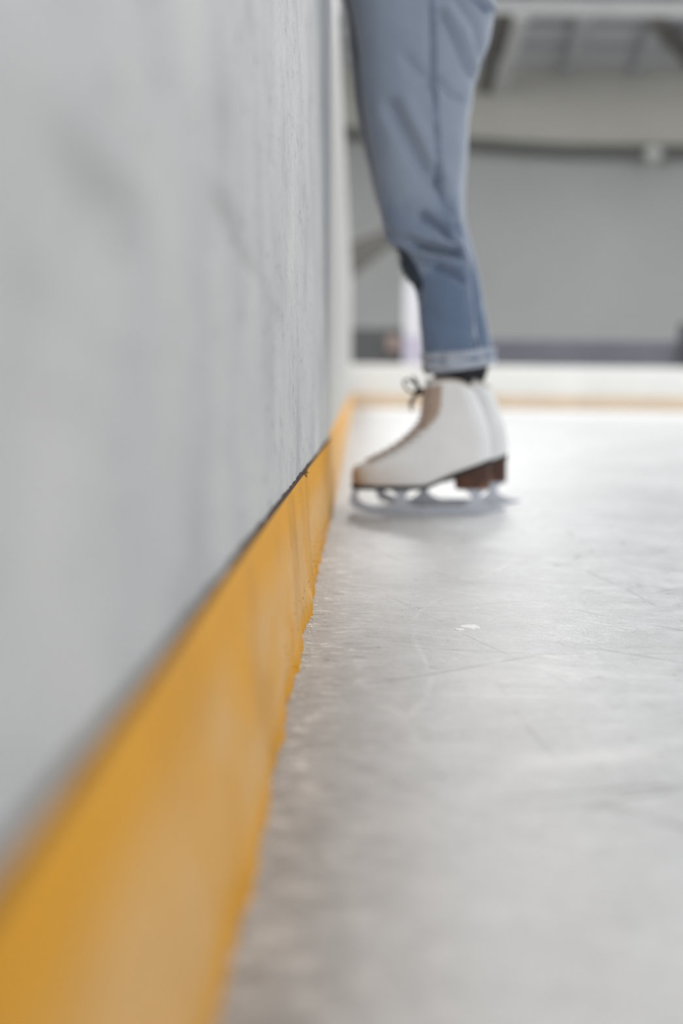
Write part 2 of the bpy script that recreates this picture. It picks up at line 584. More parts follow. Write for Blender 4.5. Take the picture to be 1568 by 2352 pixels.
ys_near = list(np.linspace(-0.6, 1.0, 60)) + list(np.linspace(1.005, 2.77, 420))
zs_near = list(np.linspace(0.0, KH, 4)) + list(np.linspace(KH + 0.004, 0.80, 200)) + list(np.linspace(0.82, 1.3, 14))
structure(board_grid(-0.6, 2.77, ys_near, zs_near, True).build('wall_left', 'board', None, True),
          'tall scuffed light grey rink board running away from the viewer above the yellow kick board', 'rink board')
ys_2 = list(np.linspace(2.79, FAR_Y + 0.02, 40))
structure(board_grid(2.79, FAR_Y, ys_2, list(np.linspace(0.0, 1.36, 20)), False).build('wall_left', 'board_pale', None, True),
          'paler board section beyond the near grey board, behind the skater', 'rink board')


def kick_grid(ys, xo, xb, wav, name, mat, label):
    """kick board: leaning face from (top, KH) down to (bottom, 0)"""
    prof = []                     # (t across, z)
    prof += [(-0.35, KH), (0.0, KH), (0.03, KH - 0.001), (0.07, KH - 0.004)]
    prof += [(0.07 + 0.83 * k / 22, (KH - 0.004) + (0.014 - (KH - 0.004)) * k / 22) for k in range(1, 23)]
    prof += [(0.96, 0.006), (1.0, -0.004)]
    g = MB(); n = len(ys)
    for (tt, z) in prof:
        for y in ys:
            x = xo(y) + (xb(y) - xo(y)) * tt
            zz = z
            if wav and tt > 0.02:
                x += 0.0011 * mnoise.noise(Vector((1.7, y * 16, z * 25))) + 0.0009 * mnoise.noise(Vector((7.7, y * 60, z * 70)))
                if tt > 0.85:
                    x += 0.0042 * mnoise.noise(Vector((2.2, y * 11, 0.5))) + 0.0026 * mnoise.noise(Vector((2.9, y * 42, 0.5)))
            if wav and tt <= 0.07:
                zz += 0.0012 * mnoise.noise(Vector((3.3, y * 30, 0.2)))
            g.v.append(Vector((x, y, zz)))
    for k in range(len(prof) - 1):
        for i in range(n - 1):
            g.f.append((k * n + i, k * n + i + 1, (k + 1) * n + i + 1, (k + 1) * n + i))
    for i in (0, n - 1):
        g.f.append(tuple(k * n + i for k in range(len(prof))))
    return structure(g.build(name, mat, None, True), label, 'kick board')


kick_grid(list(np.linspace(-0.6, 1.0, 120)) + list(np.linspace(1.004, 2.765, 440)), lambda y: interp(KTOP, y), lambda y: interp(KBOT, y), True,
          'baseboard_left', 'kick', 'yellow kick board with tan worn patches under the near grey board')
kick_grid(ys_2, lambda y: wall_x(y) + 0.002, lambda y: wall_x(y) + 0.014, False,
          'baseboard_left', 'kick_far', 'faded orange kick board under the paler board behind the skates')
# dark seam along the top of the near kick board
sm = MB(); ringsm = []
for y in np.linspace(-0.6, 2.768, 500):
    a = 0.0018 * mnoise.noise(Vector((y * 22, 1.1, 0.3))) + 0.0016 * mnoise.noise(Vector((y * 75, 3.1, 0.3)))
    kx = interp(KTOP, y)
    ringsm.append([(kx - 0.0035, y, KH - 0.006), (kx + 0.0014, y, KH + 0.0003), (kx + 0.0008, y, KH + 0.0024 + a), (kx - 0.0035, y, KH + 0.0034 + a)])
sm.loft(ringsm)
structure(sm.build('trim_1', 'seam', None, True), 'dark dirty gap line between grey board and yellow kick board', 'seam')
# grey strip standing in for the shadow gap where the near board ends
structure(MB().box((-0.18, 2.772, 0.0), (-0.078, 2.788, 1.3)).build('trim_2', 'brace_grey', None, False),
          'dark upright joint between the near grey board and the paler board', 'joint')

# ------------------------------------------------------------------ setting: far board, dado, hall
fz = at(1000, 838, FAR_Y).z
structure(MB().box((-0.40, FAR_Y, 0.0), (15.0, FAR_Y + 0.10, fz)).build('wall_far', 'board_far', None, False, bevel=0.02),
          'low white rink board across the far end behind the skates', 'rink board')
structure(MB().prism([(0, 0)] * 0 + [(-0.165, 0.0), (15.0, 0.0), (15.0, KH), (-0.165, KH)], FAR_Y - 0.025, FAR_Y - 0.001).build('baseboard_far', 'kick_end', None, False, bevel=0.006),
          'bleached tan kick strip along the foot of the far white board', 'kick board')
BK = 25.0
yd = 16.6
zd = at(1300, 778, yd).z
zd2 = at(850, 752, yd).z
xs_ = at(965, 780, yd).x
structure(MB().box((xs_ + 0.02, yd, -0.05), (15.0, yd + 0.12, zd)).build('trim_3', 'dado', None, False, bevel=0.02),
          'violet grey low wall showing above the far white board to the right of the leg', 'low wall')
structure(MB().box((-3.0, yd, -0.05), (xs_ - 0.10, yd + 0.12, zd2)).build('trim_4', 'dado_dark', None, False, bevel=0.02),
          'charcoal low wall showing between the board corner and the shin', 'low wall')
zsplit = at(1200, 333, BK).z
structure(MB().box((-9.0, BK, -0.05), (17.0, BK + 0.2, zsplit)).build('wall_back', 'hall_lower', None, False),
          'light grey lower half of the hall end wall below the dark pipe', 'wall')
zc = at(1300, 165, BK).z
structure(MB().box((-9.0, BK - 0.12, zsplit), (17.0, BK + 0.2, zc + 0.2)).build('wall_back', 'hall_upper', None, False),
          'brownish grey upper half of the hall end wall above the dark pipe', 'wall')
structure(MB().box((-9.0, -4.0, zc), (17.0, BK + 0.2, zc + 0.15)).build('ceiling', 'ceiling', None, False),
          'grey sheet metal ceiling above the end of the rink', 'ceiling')

# sloping stair side at the left of the end wall
ry = 22.0
def XZ(px, py, Y):
    p = at(px, py, Y); return (p.x, p.z)
rp = [XZ(730, 585, ry), XZ(890, 525, ry), XZ(960, 505, ry), XZ(960, 530, ry), XZ(885, 572, ry), XZ(790, 650, ry), XZ(730, 700, ry)]
sg_ = MB().prism(rp, ry, ry + 0.25)
xa_, xb_ = XZ(745, 600, ry)[0], XZ(952, 520, ry)[0]
sg_.box((xa_, ry + 0.05, -0.05), (xa_ + 0.12, ry + 0.2, XZ(745, 640, ry)[1])).box((xb_ - 0.12, ry + 0.05, -0.05), (xb_, ry + 0.2, XZ(945, 520, ry)[1]))
tag(sg_.build('stair_stringer', 'ramp', None, False, bevel=0.02),
    'sloping grey stair side seen between the board and the knee', 'stair side')

# dark pipe along the end wall
pp = [at(px, py, BK - 0.26) for px, py in ((700, 300), (900, 312), (1080, 330), (1180, 338), (1300, 345), (1420, 346), (1568, 347), (1760, 348))]
tag(MB().tube(pp, 0.105, 12).build('pipe', 'pipe', None, True), 'long dark sagging pipe across the grey end wall', 'pipe')
lp = at(1500, 352, BK - 0.56)
g = MB(); rings = []
for k in range(9):
    a = -math.pi / 2 + math.pi * k / 8
    rings.append([lp + Vector((0.16 * max(0.02, math.cos(a)) * math.cos(b), -0.10 * math.sin(a) , 0.13 * max(0.02, math.cos(a)) * math.sin(b))) for b in [2 * math.pi * q / 16 for q in range(16)]])
g.loft(rings)
wl = empty('wall_lamp', (lp.x, lp.y, lp.z - 0.14))
g.build('lamp_cover', 'lamp_pale', wl)
MB().box((lp.x - 0.05, lp.y + 0.05, lp.z - 0.05), (lp.x + 0.05, BK - 0.37, lp.z + 0.05)).build('bracket', 'pipe', wl, False)
tag(wl, 'small pale round lamp fixed beside the dark pipe on the end wall', 'lamp')

# white pillar behind the shin, tan box on the charcoal wall, dark post at the frame's edge
py_ = 16.75
x0 = at(925, 700, py_).x; x1 = at(1000, 700, py_).x
zb = at(950, 775, py_).z; zt = at(950, 500, py_).z
pil = empty('pillar', ((x0 + x1) / 2, py_, -0.05))
MB().box((x0, py_ - 0.30, -0.05), (x1, py_ - 0.05, zb)).build('plinth', 'lilac_paint', pil, False, bevel=0.015)
MB().box((x0 + 0.003, py_ - 0.295, zb), (x1, py_ - 0.05, zt)).build('shaft', 'white_paint', pil, False, bevel=0.015)
tag(pil, 'bright white pillar with lilac foot standing just in front of the shin', 'pillar')
bx = at(905, 790, yd)
b_ = MB()
b_.box((bx.x - 0.09, yd - 0.05, bx.z - 0.09), (bx.x + 0.08, yd - 0.001, bx.z + 0.09))
tag(b_.build('wall_box', 'tan', None, False, bevel=0.02), 'small tan pink box on the charcoal low wall', 'box')
dp = at(1562, 775, yd)
d_ = MB().box((dp.x - 0.03, yd - 0.08, 0.0), (dp.x + 0.16, yd - 0.01, at(1562, 742, yd).z))
tag(d_.build('post', 'dark_paint', None, False, bevel=0.015), 'dark post at the right edge rising above the violet grey low wall', 'post')

# roof truss: chord and struts
TY = 20.2
def strut(g, a, b, w, h):
    a = Vector(a); b = Vector(b); d = (b - a).normalized()
    s = Vector((1, 0, 0)); s = (s - d * s.dot(d)).normalized(); u = d.cross(s)
    rr = [[p + s * i * w / 2 + u * j * h / 2 for i, j in ((-1, -1), (1, -1), (1, 1), (-1, 1))] for p in (a, b)]
    return g.loft(rr)
c0, c1 = at(700, 8, TY), at(1750, 26, TY)
tr = empty('roof_truss', (4, TY, c0.z))
strut(MB(), c0, c1, 0.20, 0.19).build('chord', 'truss', tr, False)
strut(MB(), at(1192, 30, TY), at(1146, 206, 24.7), 0.26, 0.14).build('strut', 'truss', tr, False)
strut(MB(), at(1160, 36, TY), at(1118, 206, 24.8), 0.22, 0.12).build('strut', 'brace_dark', tr, False)['label'] = 'dark strut'
strut(MB(), at(1348, 30, TY), at(1306, 172, 24.7), 0.24, 0.12).build('strut', 'brace_grey', tr, False)
strut(MB(), at(1522, 36, TY), at(1464, 172, 24.7), 0.24, 0.12).build('strut', 'brace_grey', tr, False)
strut(MB(), at(1512, 50, TY), at(1610, 165, 24.7), 0.24, 0.12).build('strut', 'brace_dark', tr, False)
tag(tr, 'pale grey roof truss with slanting struts under the ceiling', 'truss')
for i, (py, lab) in enumerate(((72, 'dark ceiling purlin nearer the pale truss'), (120, 'dark ceiling purlin nearer the end wall'))):
    s = (880 - py) / (zc - CAM.z)
    Y = FPX / s
    tag(MB().box((-9, Y - 0.09, zc - 0.05), (17, Y + 0.09, zc)).build('purlin', 'purlin', None, False), lab, 'purlin', 'ceiling purlins')

# unseen hall lamps above the frame, added to brighten the ice and end wall
desc = ['hall lamp over the ice just beyond the skater by the boards', 'hall lamp over the ice just beyond the skater, open side', 'hall lamp over the mid ice by the boards', 'hall lamp over the mid ice, open side',
        'hall lamp over the far ice by the boards', 'hall lamp over the far ice, open side',
        'hall lamp before the end wall by the boards', 'hall lamp before the end wall, open side']
for (lx, ly, lw), dsc in zip(LAMPS, desc):
    e = empty('hall_lamp', (lx, ly, LAMP_Z - 0.05))
    MB().box((lx - 1.25, ly - 0.55, LAMP_Z), (lx + 1.25, ly + 0.55, LAMP_Z + 0.10)).build('housing', 'truss', e, False)
    MB().box((lx - 1.2, ly - 0.5, LAMP_Z - 0.04), (lx + 1.2, ly + 0.5, LAMP_Z)).build('diffuser', 'glow', e, False)
    MB().tube([(lx, ly, LAMP_Z + 0.1), (lx, ly, zc)], 0.02, 8).build('hanger', 'pipe', e)
    tag(e, dsc, 'lamp', 'hall lamps')

# ------------------------------------------------------------------ the skater
NEAR_Y, FARL_Y = 2.925, 3.135      # leg centres
PO = Vector((0.10, 3.0, 0.0))


# outlines of the jeans in the frame: (row, front, back)
NEAR = [(-140, 800, 1112), (-60, 797, 1132), (0, 800, 1132), (50, 812, 1131), (100, 820, 1122), (150, 824, 1104), (200, 828, 1089), (250, 834, 1078),
        (300, 843, 1072), (350, 852, 1069), (400, 861, 1064), (450, 868, 1061), (500, 876, 1062), (530, 879, 1066), (550, 881, 1071), (556, 886, 1072), (562, 896, 1073),
        (568, 907, 1074), (576, 915, 1075), (588, 918, 1077), (603, 917, 1079), (617, 921, 1081), (631, 928, 1082), (645, 938, 1084), (659, 949, 1085), (680, 955, 1087), (700, 958, 1089), (750, 963, 1095),
        (800, 969, 1103), (830, 972, 1108)]
FARL = [(-140, 785, 1105), (-60, 780, 1125), (0, 786, 1122), (50, 800, 1118), (100, 803, 1110), (150, 807, 1098), (200, 811, 1088), (250, 818, 1080),
        (300, 828, 1075), (350, 838, 1073), (400, 849, 1070), (450, 859, 1067), (500, 874, 1068), (540, 886, 1077), (560, 905, 1083), (600, 940, 1094),
        (650, 970, 1105), (700, 985, 1112), (750, 990, 1122), (800, 995, 1130), (830, 1000, 1136)]

# fold lines (frame points), depth in m, width in px; seen on the side facing the camera
FOLDS = [([(1008, 64), (1040, 120), (1060, 160), (1078, 182)], 0.010, 11), ([(1043, 29), (1085, 80), (1102, 140)], 0.008, 11),
         ([(930, 160), (950, 185), (985, 217)], 0.007, 14), ([(893, 262), (938, 344), (970, 405), (1000, 432)], 0.012, 16),
         ([(970, 508), (1005, 530), (1036, 551)], 0.017, 13), ([(960, 573), (1000, 582), (1046, 588)], 0.017, 9),
         ([(1000, 617), (1030, 632), (1060, 646)], 0.011, 10), ([(1046, 523), (1062, 548), (1075, 556)], 0.009, 10),
         ([(1072, 620), (1090, 690), (1098, 800)], 0.006, 7), ([(985, 60), (985, 215)], 0.004, 9), ([(1000, 205), (1030, 235), (1050, 240)], 0.007, 10),
         ([(1000, 400), (1012, 460), (1040, 500)], 0.007, 11), ([(880, 535), (905, 552), (950, 560)], 0.006, 10), ([(940, 690), (1000, 740), (1080, 760)], 0.003, 16),
         ([(925, 600), (950, 640), (965, 690)], 0.005, 9)]
RIDGES = [([(905, 566), (950, 580), (985, 600)], 0.008, 8), ([(950, 548), (1000, 562), (1050, 570)], 0.007, 8), ([(965, 604), (1010, 606), (1060, 618)], 0.006, 9),
          ([(1020, 40), (1060, 105), (1088, 165)], 0.006, 12), ([(930, 250), (985, 370), (1010, 410)], 0.006, 16)]


def seg_dist(p, pl):
    best = 1e9
    for (ax, ay), (bx_, by_) in zip(pl[:-1], pl[1:]):
        dx, dy = bx_ - ax, by_ - ay
        tt = max(0, min(1, ((p[0] - ax) * dx + (p[1] - ay) * dy) / (dx * dx + dy * dy)))
        best = min(best, math.hypot(p[0] - ax - tt * dx, p[1] - ay - tt * dy))
    return best


def leg_point(tab, Yc, row, ang, depth_ratio, folds=True, off=0.0):
    """A point on a trouser leg: row is its height as a frame row, ang runs round the leg (0 = towards the back, -90 deg = towards the camera)."""
    f = smooth_interp([(r, a) for r, a, b in tab], row, 5); b = smooth_interp([(r, b) for r, a, b in tab], row, 9)
    pf, pb = at(f, row, Yc), at(b, row, Yc)
    c = (pf + pb) / 2; a = (pb - pf).length / 2
    bb = min(a * depth_ratio, 0.108)
    ca, sa = math.cos(ang), math.sin(ang)
    e = 0.86
    x = a * math.copysign(abs(ca) ** e, ca); y = bb * math.copysign(abs(sa) ** e, sa)
    nrm = Vector((ca / a, sa / bb, 0)).normalized()
    p = Vector((c.x + x, Yc + y, c.z))
    d = off
    d += 0.0022 * mnoise.noise(Vector((p.x * 14, p.y * 14, p.z * 11))) + 0.0011 * mnoise.noise(Vector((p.x * 40, p.y * 40, p.z * 32)))
    if folds and sa < 0.25:
        fp = (f + (b - f) * (x + a) / (2 * a), row)
        w = min(1.0, max(0.0, 0.25 - sa) * 1.5)
        for pl, dep, wd in FOLDS:
            q = seg_dist(fp, pl)
            if q < 4 * wd:
                d -= w * dep * math.exp(-(q / wd) ** 2) * 1.5
        for pl, dep, wd in RIDGES:
            q = seg_dist(fp, pl)
            if q < 4 * wd:
                d += w * dep * math.exp(-(q / wd) ** 2) * 1.2
    return p + nrm * d


def leg_mesh(g, tab, Yc, ratio, rows, n=96, folds=True):
    g.loft([[leg_point(tab, Yc, r, 2 * math.pi * k / n, ratio, folds) for k in range(n)] for r in rows])


# the body: one continuous surface, almost wholly under the clothes
def skin_body(name, joints, edges, mat, parent=None, origin=None, sub=2):
    me = bpy.data.meshes.new(name)
    keys = list(joints)
    origin = Vector(origin) if origin is not None else Vector(joints[keys[0]][0])
    me.from_pydata([tuple(Vector(joints[k][0]) - origin) for k in keys], [(keys.index(a), keys.index(b)) for a, b in edges], [])
    ob = bpy.data.objects.new(name, me)
    ob['w0'] = tuple(origin)
    LINK(ob)
    md = ob.modifiers.new('skin', 'SKIN'); md.use_smooth_shade = True
    if not me.skin_vertices:
        with bpy.context.temp_override(object=ob, active_object=ob):
            bpy.ops.mesh.customdata_skin_add()
    for i, k in enumerate(keys):
        r = joints[k][1]
        me.skin_vertices[0].data[i].radius = r if isinstance(r, tuple) else (r, r)
    me.skin_vertices[0].data[0].use_root = True
    md = ob.modifiers.new('subsurf', 'SUBSURF'); md.levels = sub; md.render_levels = sub
    # bake the modifiers to a plain mesh
    dg = bpy.context.evaluated_depsgraph_get()
    baked = bpy.data.meshes.new_from_object(ob.evaluated_get(dg))
    ob.modifiers.clear()
    ob.data = baked
    baked.name = name
    baked.materials.clear(); baked.materials.append(M[mat])
    for p in baked.polygons:
        p.use_smooth = True
    if parent is not None:
        ob.parent = parent
        ob.location = origin - Vector(parent['w0'])
    else:
        ob.location = origin
    return ob


def mid(tab, Yc, row):
    f = interp([(r, a) for r, a, b in tab], row); b = interp([(r, b) for r, a, b in tab], row)
    p = (at(f, row, Yc) + at(b, row, Yc)) / 2
    return p


PY = 3.05
hipx = mid(NEAR, NEAR_Y, -40).x
J = {
    'pelvis': ((hipx, PY, 1.0), 0.095), 'spine': ((hipx, PY, 1.13), 0.09), 'chest': ((hipx - 0.02, PY, 1.34), 0.10),
    'neck': ((hipx - 0.05, PY, 1.50), 0.05), 'throat': ((hipx - 0.065, PY, 1.555), 0.05), 'jaw': ((hipx - 0.10, PY, 1.60), 0.072), 'head': ((hipx - 0.09, PY, 1.67), 0.088), 'crown': ((hipx - 0.085, PY, 1.735), 0.06),
}
E = [('pelvis', 'spine'), ('spine', 'chest'), ('chest', 'neck'), ('neck', 'throat'), ('throat', 'jaw'), ('jaw', 'head'), ('head', 'crown')]
for s, tab, Yc, nm in ((-1, NEAR, NEAR_Y, 'near'), (1, FARL, FARL_Y, 'far')):
    dx = 0 if s < 0 else 0.035
    hip = mid(tab, Yc, 60); knee = mid(tab, Yc, 520); cal = mid(tab, Yc, 690); ank = mid(tab, Yc, 845)
    J[nm + 'hip'] = (hip, 0.066); J[nm + 'knee'] = (knee, 0.029); J[nm + 'calf'] = (cal, 0.036); J[nm + 'ankle'] = (ank, 0.030)
    heel = at(1075 + (0 if s < 0 else 26), 1020, SK_Y if s < 0 else 3.12)
    ball = at(890 + (0 if s < 0 else 26), 1090, SK_Y if s < 0 else 3.12)
    J[nm + 'heel'] = (heel, 0.022); J[nm + 'ball'] = (ball, 0.014)
    J[nm + 'sho'] = ((hipx - 0.02, PY + s * 0.17, 1.42), 0.055); J[nm + 'elb'] = ((hipx - 0.085, PY + s * 0.23, 1.20), 0.034)
    J[nm + 'wri'] = ((hipx - 0.135, PY + s * 0.06, 1.22), 0.023); J[nm + 'palm'] = ((hipx - 0.138, PY + s * 0.005 + (0.01 if s > 0 else -0.01), 1.255 if s > 0 else 1.205), (0.014, 0.026))
    E += [('pelvis', nm + 'hip'), (nm + 'hip', nm + 'knee'), (nm + 'knee', nm + 'calf'), (nm + 'calf', nm + 'ankle'), (nm + 'ankle', nm + 'heel'), (nm + 'heel', nm + 'ball'),
          ('chest', nm + 'sho'), (nm + 'sho', nm + 'elb'), (nm + 'elb', nm + 'wri'), (nm + 'wri', nm + 'palm')]
    pz = J[nm + 'palm'][0]
    for q, (dx_, ln) in enumerate(((-0.030, 0.060), (-0.011, 0.072), (0.010, 0.068), (0.028, 0.052))):
        a1 = Vector(pz) + Vector((dx_, -s * 0.035, 0.002)); a2 = a1 + Vector((0, -s * ln * 0.6, 0.004)); a3 = a2 + Vector((0, -s * ln * 0.4, -0.012))
        for w, (pt, r) in enumerate(((a1, 0.0085), (a2, 0.008), (a3, 0.0065))):
            J[f'{nm}f{q}{w}'] = (pt, r)
        E += [(nm + 'palm', f'{nm}f{q}0'), (f'{nm}f{q}0', f'{nm}f{q}1'), (f'{nm}f{q}1', f'{nm}f{q}2')]
    b1 = Vector(pz) + Vector((0.036, 0.012 * s, 0.0)); b2 = b1 + Vector((0.018, -s * 0.03, 0.004))
    J[nm + 't0'] = (b1, 0.010); J[nm + 't1'] = (b2, 0.008)
    E += [(nm + 'palm', nm + 't0'), (nm + 't0', nm + 't1')]
person = skin_body('person', J, E, 'skin', None, PO)
tag(person, 'person leaning on the grey board in faded ripped jeans and white figure skates', 'person')

# jacket and hair, above the frame
JJ = {'hem': ((hipx - 0.005, PY, 1.08), (0.145, 0.135)), 'spine': ((hipx, PY, 1.18), (0.14, 0.125)), 'chest': ((hipx - 0.01, PY, 1.34), (0.15, 0.135)), 'neck': ((hipx - 0.045, PY, 1.485), 0.065)}
EE = [('hem', 'spine'), ('spine', 'chest'), ('chest', 'neck')]
for s, nm in ((-1, 'near'), (1, 'far')):
    for a, r in (('sho', 0.078), ('elb', 0.052), ('wri', 0.037)):
        p = Vector(J[nm + a][0])
        JJ[nm + a] = (p, r)
    EE += [('chest', nm + 'sho'), (nm + 'sho', nm + 'elb'), (nm + 'elb', nm + 'wri')]
skin_body('jacket', JJ, EE, 'jacket', person)
hp = Vector(J['head'][0])
HJ = {'a': (hp + Vector((0.02, 0, 0.05)), 0.085), 'b': (hp + Vector((0.055, 0, -0.02)), 0.075), 'c': (hp + Vector((0.075, 0, -0.13)), 0.06), 'd': (hp + Vector((0.085, 0, -0.25)), 0.035)}
skin_body('hair', HJ, [('a', 'b'), ('b', 'c'), ('c', 'd')], 'hair', person)
for s in (-1, 1):
    fc = MB()
    e = hp + Vector((-0.083, s * 0.032, 0.005))
    fc.loft([[e + Vector((0.006 * math.sin(a), 0.014 * math.cos(a) * math.cos(b), 0.008 * math.cos(a) * math.sin(b))) for b in [2 * math.pi * k / 10 for k in range(10)]] for a in (-1.5, -0.8, 0, 0.8, 1.5)])
    fc.build('eye', 'sock', person)
MB().loft([[hp + Vector((-0.080 - d, y, z - 0.005)) for y, z in ((-0.009 * w, -0.045), (0.009 * w, -0.045), (0.006 * w, 0.0), (-0.006 * w, 0.0))] for d, w in ((0, 1.4), (0.018, 0.7))]).build('nose', 'skin', person, subsurf=1)

# jeans
jg = MB()
rows = list(np.arange(-140, 500, 6.0)) + list(np.arange(500, 700, 3.0)) + list(np.arange(700, 832, 5.0))
leg_mesh(jg, NEAR, NEAR_Y, 0.82, rows, 120, True)
leg_mesh(jg, FARL, FARL_Y, 0.82, rows, 72, False)
jeans = jg.build('jeans', 'denim', person)
jeans['label'] = 'faded blue jeans with turned-up hems'


def on_leg(px, row, off):
    """angle on the camera side of the near leg that shows at frame column px"""
    f = smooth_interp([(r, a) for r, a, b in NEAR], row, 5); b = smooth_interp([(r, b) for r, a, b in NEAR], row, 9)
    t = max(-0.999, min(0.999, (px - (f + b) / 2) / ((b - f) / 2)))
    ang = -math.acos(math.copysign(abs(t) ** (1 / 0.86), t))
    return leg_point(NEAR, NEAR_Y, row, ang, 0.82, True, off)


seam_line = [(-60, 978), (0, 982), (100, 986), (200, 990), (300, 995), (400, 1001), (470, 1012), (540, 1036), (600, 1062), (660, 1074), (740, 1084), (826, 1090)]
sp = [on_leg(interp(seam_line, r), r, 0.0002) for r in np.arange(-60, 800, 5.0)]
MB().tube(sp, 0.0024, 8).build('side_seam', 'denim_dark', jeans)
sp2 = [on_leg(interp(seam_line, r) + 8, r, 0.0004) for r in np.arange(-60, 800, 5.0)]
MB().tube(sp2, 0.0017, 6).build('side_seam', 'denim_dark', jeans)


# back pocket patch with darker edge stitching
def patch(corners, nu, nv, off):
    g = MB(); (a, b, c, d) = corners
    P = []
    for o in (off, -0.004):
        for j in range(nv + 1):
            for i in range(nu + 1):
                u, v = i / nu, j / nv
                px = (a[0] * (1 - u) + b[0] * u) * (1 - v) + (d[0] * (1 - u) + c[0] * u) * v
                py = (a[1] * (1 - u) + b[1] * u) * (1 - v) + (d[1] * (1 - u) + c[1] * u) * v
                g.v.append(on_leg(px, py, o))
    N = (nu + 1) * (nv + 1)
    for j in range(nv):
        for i in range(nu):
            q = j * (nu + 1) + i
            g.f.append((q, q + 1, q + nu + 2, q + nu + 1)); g.f.append((N + q, N + q + nu + 1, N + q + nu + 2, N + q + 1))
    edge = [i for i in range(nu + 1)] + [(j + 1) * (nu + 1) - 1 for j in range(1, nv + 1)] + [nv * (nu + 1) + i for i in range(nu - 1, -1, -1)] + [j * (nu + 1) for j in range(nv - 1, 0, -1)]
    for q in range(len(edge)):
        i, j = edge[q], edge[(q + 1) % len(edge)]
        g.f.append((i, j, N + j, N + i))
    return g


pk = patch([(1040, -100), (1118, -100), (1126, 34), (1098, 40)], 10, 16, 0.0045)
pk.f = pk.f
pocket = patch([(1040, -90), (1118, -90), (1128, 30), (1060, 8)], 12, 16, 0.006).build('back_pocket', 'denim', jeans)
edge_pts = [(1040, -90), (1050, -40), (1060, 8), (1084, 26), (1106, 42), (1122, 36), (1128, 28)]
MB().tube([on_leg(x, y, 0.003) for x, y in edge_pts], 0.0042, 8).build('stitching', 'denim_dark', pocket)

# knee rip: patch painted dark for the shade inside the tear, with pale frayed threads
rg = MB()
rp_ = [(574, 915, 924), (582, 918, 933), (592, 918, 939), (603, 917, 945), (617, 921, 953), (631, 928, 960), (645, 938, 966), (659, 949, 967), (668, 952, 960)]
rings = []
for r, xa, xb in rp_:
    A = [on_leg(xa + (xb - xa) * k / 6, r, 0.0022) for k in range(7)]
    B = [on_leg(xa + (xb - xa) * k / 6, r, -0.006) for k in range(6, -1, -1)]
    rings.append(A + B)
rg.loft(rings)
rip = rg.build('knee_rip', 'rip', jeans)
rip['label'] = 'dark torn opening at the knee'
fr = MB()
for k in range(26):
    r = random.uniform(572, 655)
    xa = interp([(q[0], q[1]) for q in rp_], r)
    p0 = on_leg(xa + 2, r, 0.001)
    p1 = p0 + Vector((-random.uniform(0.004, 0.012), random.uniform(-0.006, 0.006), random.uniform(-0.010, 0.004)))
    p2 = p1 + Vector((-random.uniform(0, 0.004), random.uniform(-0.004, 0.004), -random.uniform(0.002, 0.009)))
    fr.tube([p0, p1, p2], 0.0006, 5)
fr.build('frayed_threads', 'fray', rip)


# turned-up hems
def cuff(Yc, dx, drow=0):
    g = MB(); n = 72; rings = []
    lay = [(0.02, -3), (0.0, 5), (0.14, 7.5), (0.30, 6), (0.40, 1.0), (0.47, 1.5), (0.60, 8), (0.85, 7.5), (1.0, 4), (0.98, -4)]
    for v, out in lay:
        r = []
        for k in range(n):
            a = 2 * math.pi * k / n
            u = (1 + math.cos(a)) / 2                         # 0 front, 1 back
            row = (812 + (804 - 812) * u) * (1 - v) + (863 + (842 - 863) * u) * v + drow
            fx = 972 + 14 * max(0, v - 0.5) * 1.6; bx2 = 1108 - 1 * v
            pf, pb = at(fx + dx, row, Yc), at(bx2 + dx, row, Yc)
            c = (pf + pb) / 2; A = (pb - pf).length / 2 + out / 1125.0
            bb = A * 0.80
            wob = 0.0016 * mnoise.noise(Vector((math.cos(a) * 4, math.sin(a) * 4, v * 5 + Yc)))
            p = Vector((c.x + (A + wob) * math.cos(a), Yc + (bb + wob) * math.sin(a), c.z))
            r.append(p)
        rings.append(r)
    g.loft(rings, True, False, False)
    return g


cuff(NEAR_Y, 0).build('cuff', 'denim_pale', jeans)['label'] = 'pale turned-up hem of the nearer leg'
cuff(FARL_Y, 26, -6).build('cuff', 'denim_pale', jeans)['label'] = 'pale turned-up hem of the further leg'

# socks
def sock(Yc, dx):
    g = MB(); n = 40; rings = []
    for row, fx, bx2 in ((780, 990, 1096), (830, 992, 1096), (850, 994, 1094), (868, 996, 1088), (885, 997, 1080), (910, 998, 1078), (950, 1000, 1080)):
        pf, pb = at(fx + dx, row, Yc), at(bx2 + dx, row, Yc)
        c = (pf + pb) / 2; A = (pb - pf).length / 2
        rings.append([Vector((c.x + A * math.cos(a), Yc + A * 0.8 * math.sin(a), c.z)) for a in [2 * math.pi * k / n for k in range(n)]])
    return g.loft(rings)


sock(SK_Y + 0.012, 0).build('sock', 'sock', person)
sock(3.125, 26).build('sock', 'sock', person)

# ------------------------------------------------------------------ figure skate (nearer foot, then a copy for the further foot)
def PX(px, py):                  # frame point -> (x, z) at the near skate
    p = at(px, py, SK_Y); return p.x, p.z


ZK = 246.0
FRONT = [(0, 813), (8, 809), (25, 807), (40, 809), (48, 815), (53, 823), (58, 834), (70, 856), (83, 881), (98, 906), (115, 927), (133, 946), (148, 960), (163, 968), (183, 972), (203, 973), (228, 975), (246, 979)]
BACK = [(0, 1125), (19, 1127), (56, 1127), (107, 1122), (158, 1112), (202, 1100), (243, 1085), (246, 1083)]
ZB = [(800, 3), (830, 0), (965, 0), (985, 4), (1015, 18), (1040, 29), (1126, 59), (1140, 60)]
ZT = [(960, 241), (985, 245), (1005, 247), (1030, 247), (1050, 244), (1065, 238), (1080, 229), (1092, 226)]
PLAN = [(800, 0.040), (850, 0.044), (900, 0.046), (940, 0.044), (1000, 0.038), (1060, 0.034), (1130, 0.031)]


